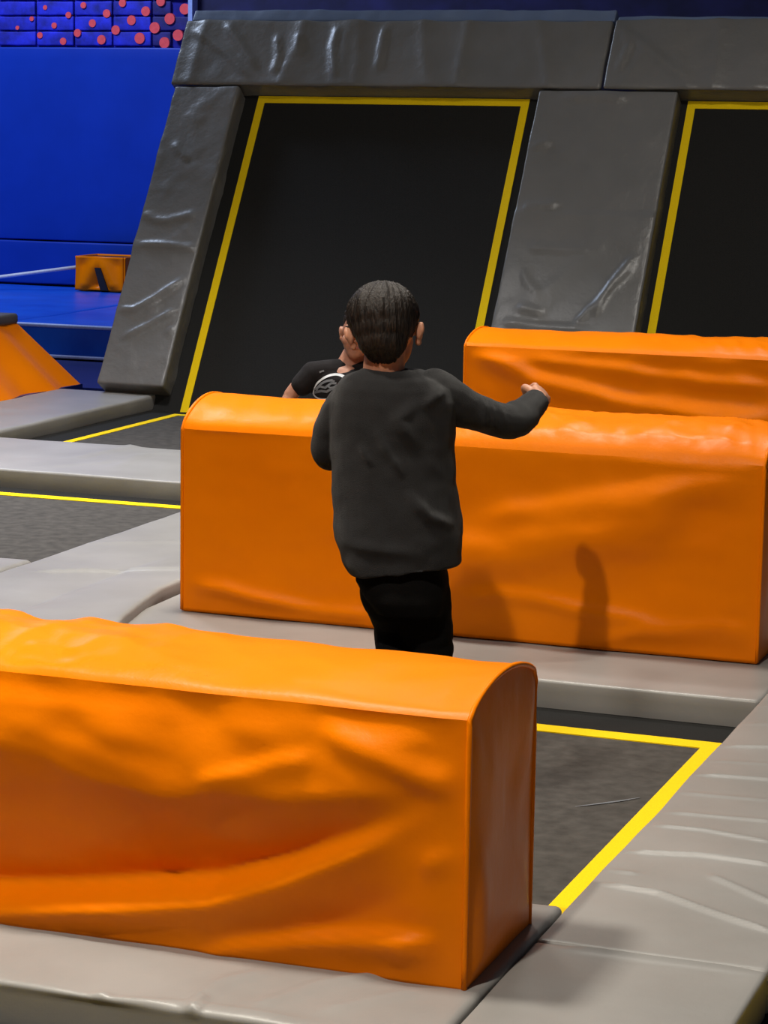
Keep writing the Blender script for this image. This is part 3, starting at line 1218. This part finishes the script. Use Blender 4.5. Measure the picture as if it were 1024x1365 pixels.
# ---- boy in the dark sweater, seen from behind, mid stride on the bed
D0 = 6.1
BS = 1.078      # size of this child against the proportions listed below


def B(px, py, dv=0.0):
    return ondepth(px, py, D0 + dv * BS)


PPM = F / ((B(520, 560) - CAM) @ AX[2])


def Bz(px, z, dv=0.0):
    """pixel column and real height"""
    p = ondepth(px, 600, D0 + dv)
    for _ in range(4):
        q = ondepth(px, 1400, D0 + dv)
        t = (z - p[2]) / (q[2] - p[2])
        return p + t * (q - p)


gnd = Bz(550, BED_Z, 0)
boy = empty('person', (gnd[0], gnd[1], BED_Z))
tag(boy, 'child seen from behind in a black sweater and black trousers, one arm out', 'person')
u = lambda px: px / PPM

body = Blob()
hyaw = math.radians(-6)
hf = FWD * math.cos(hyaw) - RIGHT * math.sin(hyaw)
hf = hf + UP * -.16
roll_up = UP - RIGHT * .10
HR = frame(hf, roll_up)
hc = B(513, 437, .0)
HS = 1.03 * BS
neck_base = B(511, 503, -.005)
head(body, hc, HR, HS, (M['eyewhite'], M['iris'], M['lip']), boy, neck_base, .046)
# trunk under the clothes
shl, shr = B(472, 530, 0), B(578, 520, 0)
hipl, hipr = Bz(513, .42, .0), Bz(564, .42, .0)
chest, waist, pelvis = B(522, 560, .01), B(528, 660, .01), Bz(538, .42, .0)
body.limb([neck_base, chest, waist, pelvis], [x_ * BS for x_ in [.046, .085, .078, .066]])
body.limb([shl, shr], [x_ * BS for x_ in [.034, .034]])
# arms
elbl, wrl = B(440, 606, .05), B(470, 585, .21)
elbr, wrr = B(683, 560, .09), B(721, 531, .25)
body.limb([shl, elbl, wrl], [x_ * BS for x_ in [.028, .020, .018]])
body.limb([shr, elbr, wrr], [x_ * BS for x_ in [.028, .020, .018]])
axr = (wrr - elbr) / np.linalg.norm(wrr - elbr)
hand(body, wrr, axr * .8 - RIGHT * .25 + FWD * .6, UP * .70 + RIGHT * .71, 1.12, 1.0, -1)
axl = (wrl - elbl) / np.linalg.norm(wrl - elbl)
hand(body, wrl, axl, UP * .6 - RIGHT * .7, .92, 1.0, 1)
# legs
knl, anl = Bz(531, .20, .13), Bz(524, .05, -.10)
knr, anr = Bz(571, .19, .035), Bz(572, -.012, .0)
body.limb([hipl, knl, anl], [x_ * BS for x_ in [.050, .044, .028]])
body.limb([hipr, knr, anr], [x_ * BS for x_ in [.046, .044, .028]])
foot(body, anl, FWD + RIGHT * .05, 1.0, .95)
foot(body, anr, FWD + RIGHT * .05, 1.0, 0)
body.build('body', M['skin'], boy, .0042, 4)

# socks
for an, pt in ((anl, .95), (anr, 0)):
    sk = Blob()
    foot(sk, an, FWD + RIGHT * .05, 1.0, pt, .004)
    d_ = (knl - anl) if pt else (knr - anr)
    sk.limb([an, an + d_ * .3], [x_ * BS for x_ in [.034, .036]])
    sk.build('sock', M['sock'], boy, .006, 3)

# hair
hair = Blob()


def HL(x, y, z):
    return hc + HR @ (np.array([x, y, z]) * HS)


hair.ell(HL(0, -.014, .030), (.0835 * HS, .094 * HS, .074 * HS), HR)
hair.ell(HL(-.004, .012, .046), (.077 * HS, .082 * HS, .063 * HS), HR)
hair.ell(HL(0, -.036, .002), (.073 * HS, .070 * HS, .056 * HS), HR)
hair.ell(HL(-.002, -.048, -.028), (.058 * HS, .054 * HS, .054 * HS), HR)
hair.ell(HL(-.002, -.052, -.052), (.044 * HS, .030 * HS, .036 * HS), HR)
hair.ell(HL(.0, .058, .062), (.062 * HS, .040 * HS, .030 * HS), HR)


def hair_disp(co):
    q = (co - hc) @ HR
    ang = np.arctan2(q[:, 0] - .01, -q[:, 1] - .0)
    st = fbm(np.stack([ang * 9, q[:, 2] * 9, q[:, 1] * 6], 1), 3)
    return .0075 * st + .004 * (ridged(np.stack([ang * 16, q[:, 2] * 7, 0 * ang], 1)) - .7)


hair.build('hair', M['hair'], boy, .004, 14, hair_disp)

# sweater
sw = Blob()
rows = [(493, 486, 541, .056, 0), (498, 472, 563, .072, 0), (505, 460, 584, .088, 0), (516, 450, 598, .100, .0), (535, 444, 604, .108, .0), (562, 443, 603, .112, .0), (600, 442, 602, .116, .01),
        (640, 445, 607, .122, .01), (680, 449, 613, .130, .01), (712, 448, 615, .135, .01), (740, 455, 612, .134, .01), (757, 464, 611, .132, .01), (775, 474, 611, .130, .01), (800, 486, 612, .128, .01)]
rg = []
for y, xl, xr, ry, dvv in rows:
    a, b = B(xl, y + (538 - xl) * .0, dvv), B(xr, y, dvv)
    c_ = (a + b) / 2
    rx = np.linalg.norm(b - a) / 2
    tilt = RIGHT + UP * (.06 if y > 700 else 0)
    rg.append((c_, tilt * rx, FWD * ry * BS))
sw.loft(rg)
sw.limb([B(467, 531, 0), B(441, 572, .03), B(437, 607, .06), B(452, 597, .15), B(472, 586, .225)], [x_ * BS for x_ in [.042, .037, .033, .030, .026]])
sw.limb([B(578, 523, 0), B(625, 546, .045), B(672, 562, .085), B(690, 558, .13), B(712, 538, .235)], [x_ * BS for x_ in [.050, .043, .0405, .038, .0295]])
# ribbed cuff and collar
sw.limb([B(710, 540, .225), B(713, 536.5, .245)], [x_ * BS for x_ in [.0305, .030]])

sw_creases = [
    ([B(500, 570, -.12), B(520, 610, -.13), B(540, 640, -.13)], .008, .012), ([B(480, 590, -.1), B(498, 625, -.12)], .006, .010),
    ([B(540, 655, -.13), B(570, 690, -.13), B(606, 705, -.1)], .011, .014), ([B(560, 600, -.1), B(530, 560, -.11), B(560, 535, -.11)], .007, .016),
    ([B(455, 720, -.1), B(500, 735, -.14), B(570, 740, -.14)], .006, .016), ([B(590, 520, -.06), B(560, 545, -.11)], .008, .014),
    ([B(640, 530, -.04), B(650, 580, -.02)], .006, .010), ([B(665, 540, -.03), B(678, 585, -.0)], .006, .009), ([B(652, 535, -.03), B(664, 585, -.02)], .005, .008)]


def sw_disp(co):
    d = .010 * fbm(co * 7 + 3, 3) + .006 * ridged(np.stack([(co @ RIGHT) * 10 + co[:, 2] * 5, co[:, 2] * 3, (co @ FWD) * 4], 1))
    P2 = np.stack([co @ RIGHT, co[:, 2]], 1)
    back = np.clip((B(530, 600, .0) @ FWD + .06 - co @ FWD) / .04, 0, 1)
    for pts, a, wd in sw_creases:
        d = d + crease(P2, [(p @ RIGHT, p[2]) for p in pts], a * 1.7, wd, 0) * back
    return d


sw.build('sweater', M['sweater'], boy, .0055, 4, sw_disp, (B(470, 773, -.13), np.cross(FWD, B(611, 759, -.13) - B(470, 773, -.13)) * np.sign(-np.cross(FWD, B(611, 759, -.13) - B(470, 773, -.13))[2])))

# trousers
tr = Blob()
a, b = B(474, 757, .01), B(599, 757, .01)
rx = np.linalg.norm(b - a) / 2
tr.loft([((a + b) / 2 + UP * .03, RIGHT * rx * .9, FWD * .113), ((a + b) / 2 - UP * .03, RIGHT * rx, FWD * .127), (B(541, 795, .0), RIGHT * u(56), FWD * .118), (B(546, 815, .0), RIGHT * u(46), FWD * .102)])
tr.limb([B(522, 790, .02), knl + UP * .02, anl + UP * .04], [x_ * BS for x_ in [.078, .060, .045]])
tr.limb([B(565, 790, .0), knr, anr + UP * .04], [x_ * BS for x_ in [.066, .060, .048]])
tr.build('trousers', M['trousers'], boy, .006, 4, lambda co: .006 * fbm(co * 10, 3))

# ---- second child, kneeling on the bed behind the middle barrier, facing the camera
K0 = 8.72


def Kp(px, py, dv=0.0):
    return ondepth(px, py, K0 + dv)


KM = F / ((Kp(460, 500) - CAM) @ AX[2])
kc = Kp(464, 560)
kid = empty('person', (kc[0], kc[1], BED_Z))
tag(kid, 'child facing forward in a black t-shirt with a round white print, behind the middle barrier', 'person')
kf = -FWD * math.cos(.35) - RIGHT * math.sin(.35)      # faces the camera, turned a little
kr = np.cross(kf, UP)
body = Blob()
KH = .93
hf2 = -FWD * math.cos(.22) - RIGHT * math.sin(.22)
HR2 = frame(hf2 - UP * .05, UP + RIGHT * .12)
hc2 = Kp(481, 442, 0)
neck2 = Kp(463, 490, .01)
head(body, hc2, HR2, KH, (M['eyewhite'], M['iris'], M['lip']), kid, neck2, .044)
kz = lambda p, z: np.array([p[0], p[1], z])
s1, s2 = Kp(416, 498, -.01), Kp(511, 502, .02)        # shoulders, image left / right
pel = kz(kc, .20) + FWD * .02
body.limb([neck2, Kp(462, 515), (Kp(462, 540) + pel) / 2, pel], [.045, .085, .080, .082])
body.limb([s1, s2], [.036, .036])
el1, wr1 = Kp(384, 534, -.02), Kp(392, 580, -.10)
body.limb([s1, el1, wr1], [.032, .026, .019])
hand(body, wr1, (wr1 - el1), -RIGHT, .85, .5, 1)
el2, wr2 = Kp(535, 560, -.0), Kp(515, 600, -.14)
body.limb([s2, el2, wr2], [.032, .026, .019])
hand(body, wr2, (wr2 - el2), RIGHT, .85, .5, -1)
for sx in (-1, 1):
    hp = pel + kr * sx * .065
    kn = kz(hp, BED_Z + .052) + kf * .20 - 0 * UP
    an = kz(hp, BED_Z + .045) - kf * .08
    hp = kz(hp, .16)
    body.limb([hp, kn, an], [.062, .046, .028])
    body.limb([an, an - kf * .05 - UP * .005, an - kf * .12 - UP * .015], [.030, .027, .022])
body.build('body', M['skin2'], kid, .0045, 4)
hair = Blob()


def HL2(x, y, z):
    return hc2 + HR2 @ (np.array([x, y, z]) * KH)


hair.ell(HL2(0, -.022, .030), (.079 * KH, .086 * KH, .076 * KH), HR2)
hair.ell(HL2(0, -.050, -.010), (.066 * KH, .048 * KH, .064 * KH), HR2)
hair.ell(HL2(0, .040, .072), (.062 * KH, .044 * KH, .026 * KH), HR2)


def hair_disp2(co):
    q = (co - hc2) @ HR2
    ang = np.arctan2(q[:, 0], q[:, 1])
    return .006 * fbm(np.stack([ang * 9, q[:, 2] * 9, q[:, 1] * 6], 1), 3)


hair.build('hair', M['hair'], kid, .0045, 4, hair_disp2)
ts = Blob()
rows = [(490, 445, 483, .048), (493, 436, 492, .060), (497, 420, 506, .075), (502, 413, 514, .090), (515, 415, 514, .100), (535, 418, 512, .102), (565, 420, 512, .102), (600, 419, 513, .105), (625, 418, 514, .105)]
rg = []
for y, xl, xr, ry in rows:
    a, b = Kp(xl, y), Kp(xr, y)
    rx = np.linalg.norm(b - a) / 2
    rg.append(((a + b) / 2, -kr * rx, kf * ry))
ts.loft(rg)
ts.limb([s1, s1 + (el1 - s1) * .42], [.044, .043])
ts.limb([s2, s2 + (el2 - s2) * .42], [.044, .043])
ts.limb([s1, (s1 + s2) / 2 + UP * .01, s2], [.044, .050, .044])
tee = ts.build('t_shirt', M['tee'], kid, .006, 4, lambda co: .006 * fbm(co * 9 + 2, 3))
sh = Blob()
sh.loft([(pel + UP * .09, kr * .115, kf * .105), (pel, kr * .125, kf * .115), (pel - UP * .07, kr * .125, kf * .125)])
for sx in (-1, 1):
    hp = kz(pel + kr * sx * .065, .16)
    kn = kz(hp, BED_Z + .062) + kf * .20
    sh.limb([hp, (hp * .25 + kn * .75)], [.072, .062])
sh.build('shorts', M['trousers'], kid, .007, 3)

# round print on the shirt, laid onto its surface
n = len(tee.data.vertices)
co = np.zeros(n * 3)
tee.data.vertices.foreach_get('co', co)
co = co.reshape(-1, 3) + np.array(kid.location)
bv = BVHTree.FromPolygons([Vector(v) for v in co], [list(p.vertices) for p in tee.data.polygons])
kloc = np.array(kid.location)


def stamp(name, pts, wd, mat, dn=.003):
    """flat strip along 2D chest points given as photo pixels"""
    V, Fc = [], []
    pts = np.array(pts, float)
    for i in range(len(pts)):
        t = pts[min(i + 1, len(pts) - 1)] - pts[max(i - 1, 0)]
        t /= np.linalg.norm(t) + 1e-9
        nn = np.array([-t[1], t[0]])
        ww = wd[i] if hasattr(wd, '__len__') else wd
        for s in (-1, 1):
            q = pts[i] + nn * s * ww / 2
            d = ray(*q)
            d = Vector(d / np.linalg.norm(d))
            hit = bv.ray_cast(Vector(CAM), d)
            if hit[0] is None:
                return None
            V.append(np.array(hit[0]) + np.array(hit[1]) * dn - kloc)
    for i in range(len(pts) - 1):
        Fc.append([2 * i, 2 * i + 1, 2 * i + 3, 2 * i + 2])
    return mesh_obj(name, V, Fc, mat, tee)


def arc(cx, cy, rx, ry, a0, a1, rot=0, n=24):
    out = []
    for t in np.linspace(math.radians(a0), math.radians(a1), n):
        x, y = rx * math.cos(t), -ry * math.sin(t)
        out.append((cx + x * math.cos(rot) - y * math.sin(rot), cy + x * math.sin(rot) + y * math.cos(rot)))
    return out


LC = (440, 516)
R0 = -.45
stamp('print_ring', arc(*LC, 23, 14, 15, 175, R0), list(np.interp(np.linspace(0, 1, 24), [0, .15, 1], [4.2, 3.2, 2.2])), M['print'])
stamp('print_ring', arc(*LC, 23, 14, 175, 300, R0), 1.8, M['print'], .0026)
stamp('print_stroke', arc(436, 517, 14, 8, 20, 170, R0), 2.6, M['print2'])
stamp('print_stroke', [(419, 519), (427, 515), (434, 517), (442, 511), (449, 511)], 3.0, M['print2'])
stamp('print_stroke', [(420, 523), (429, 521), (436, 522), (443, 518), (450, 514)], 3.2, M['print2'], .0034)
stamp('print_stroke', [(428, 512), (436, 508), (444, 507)], 3.0, M['print2'], .0036)
stamp('print_stroke', [(436, 514), (441, 517), (447, 516)], 2.2, M['print2'], .0038)
stamp('print_stroke', [(416, 526), (424, 527), (434, 526), (442, 524)], 2.2, M['print'], .0038)
stamp('print_mark', [(426, 496.5), (429, 495), (432, 494.5)], 2.2, M['print2'])
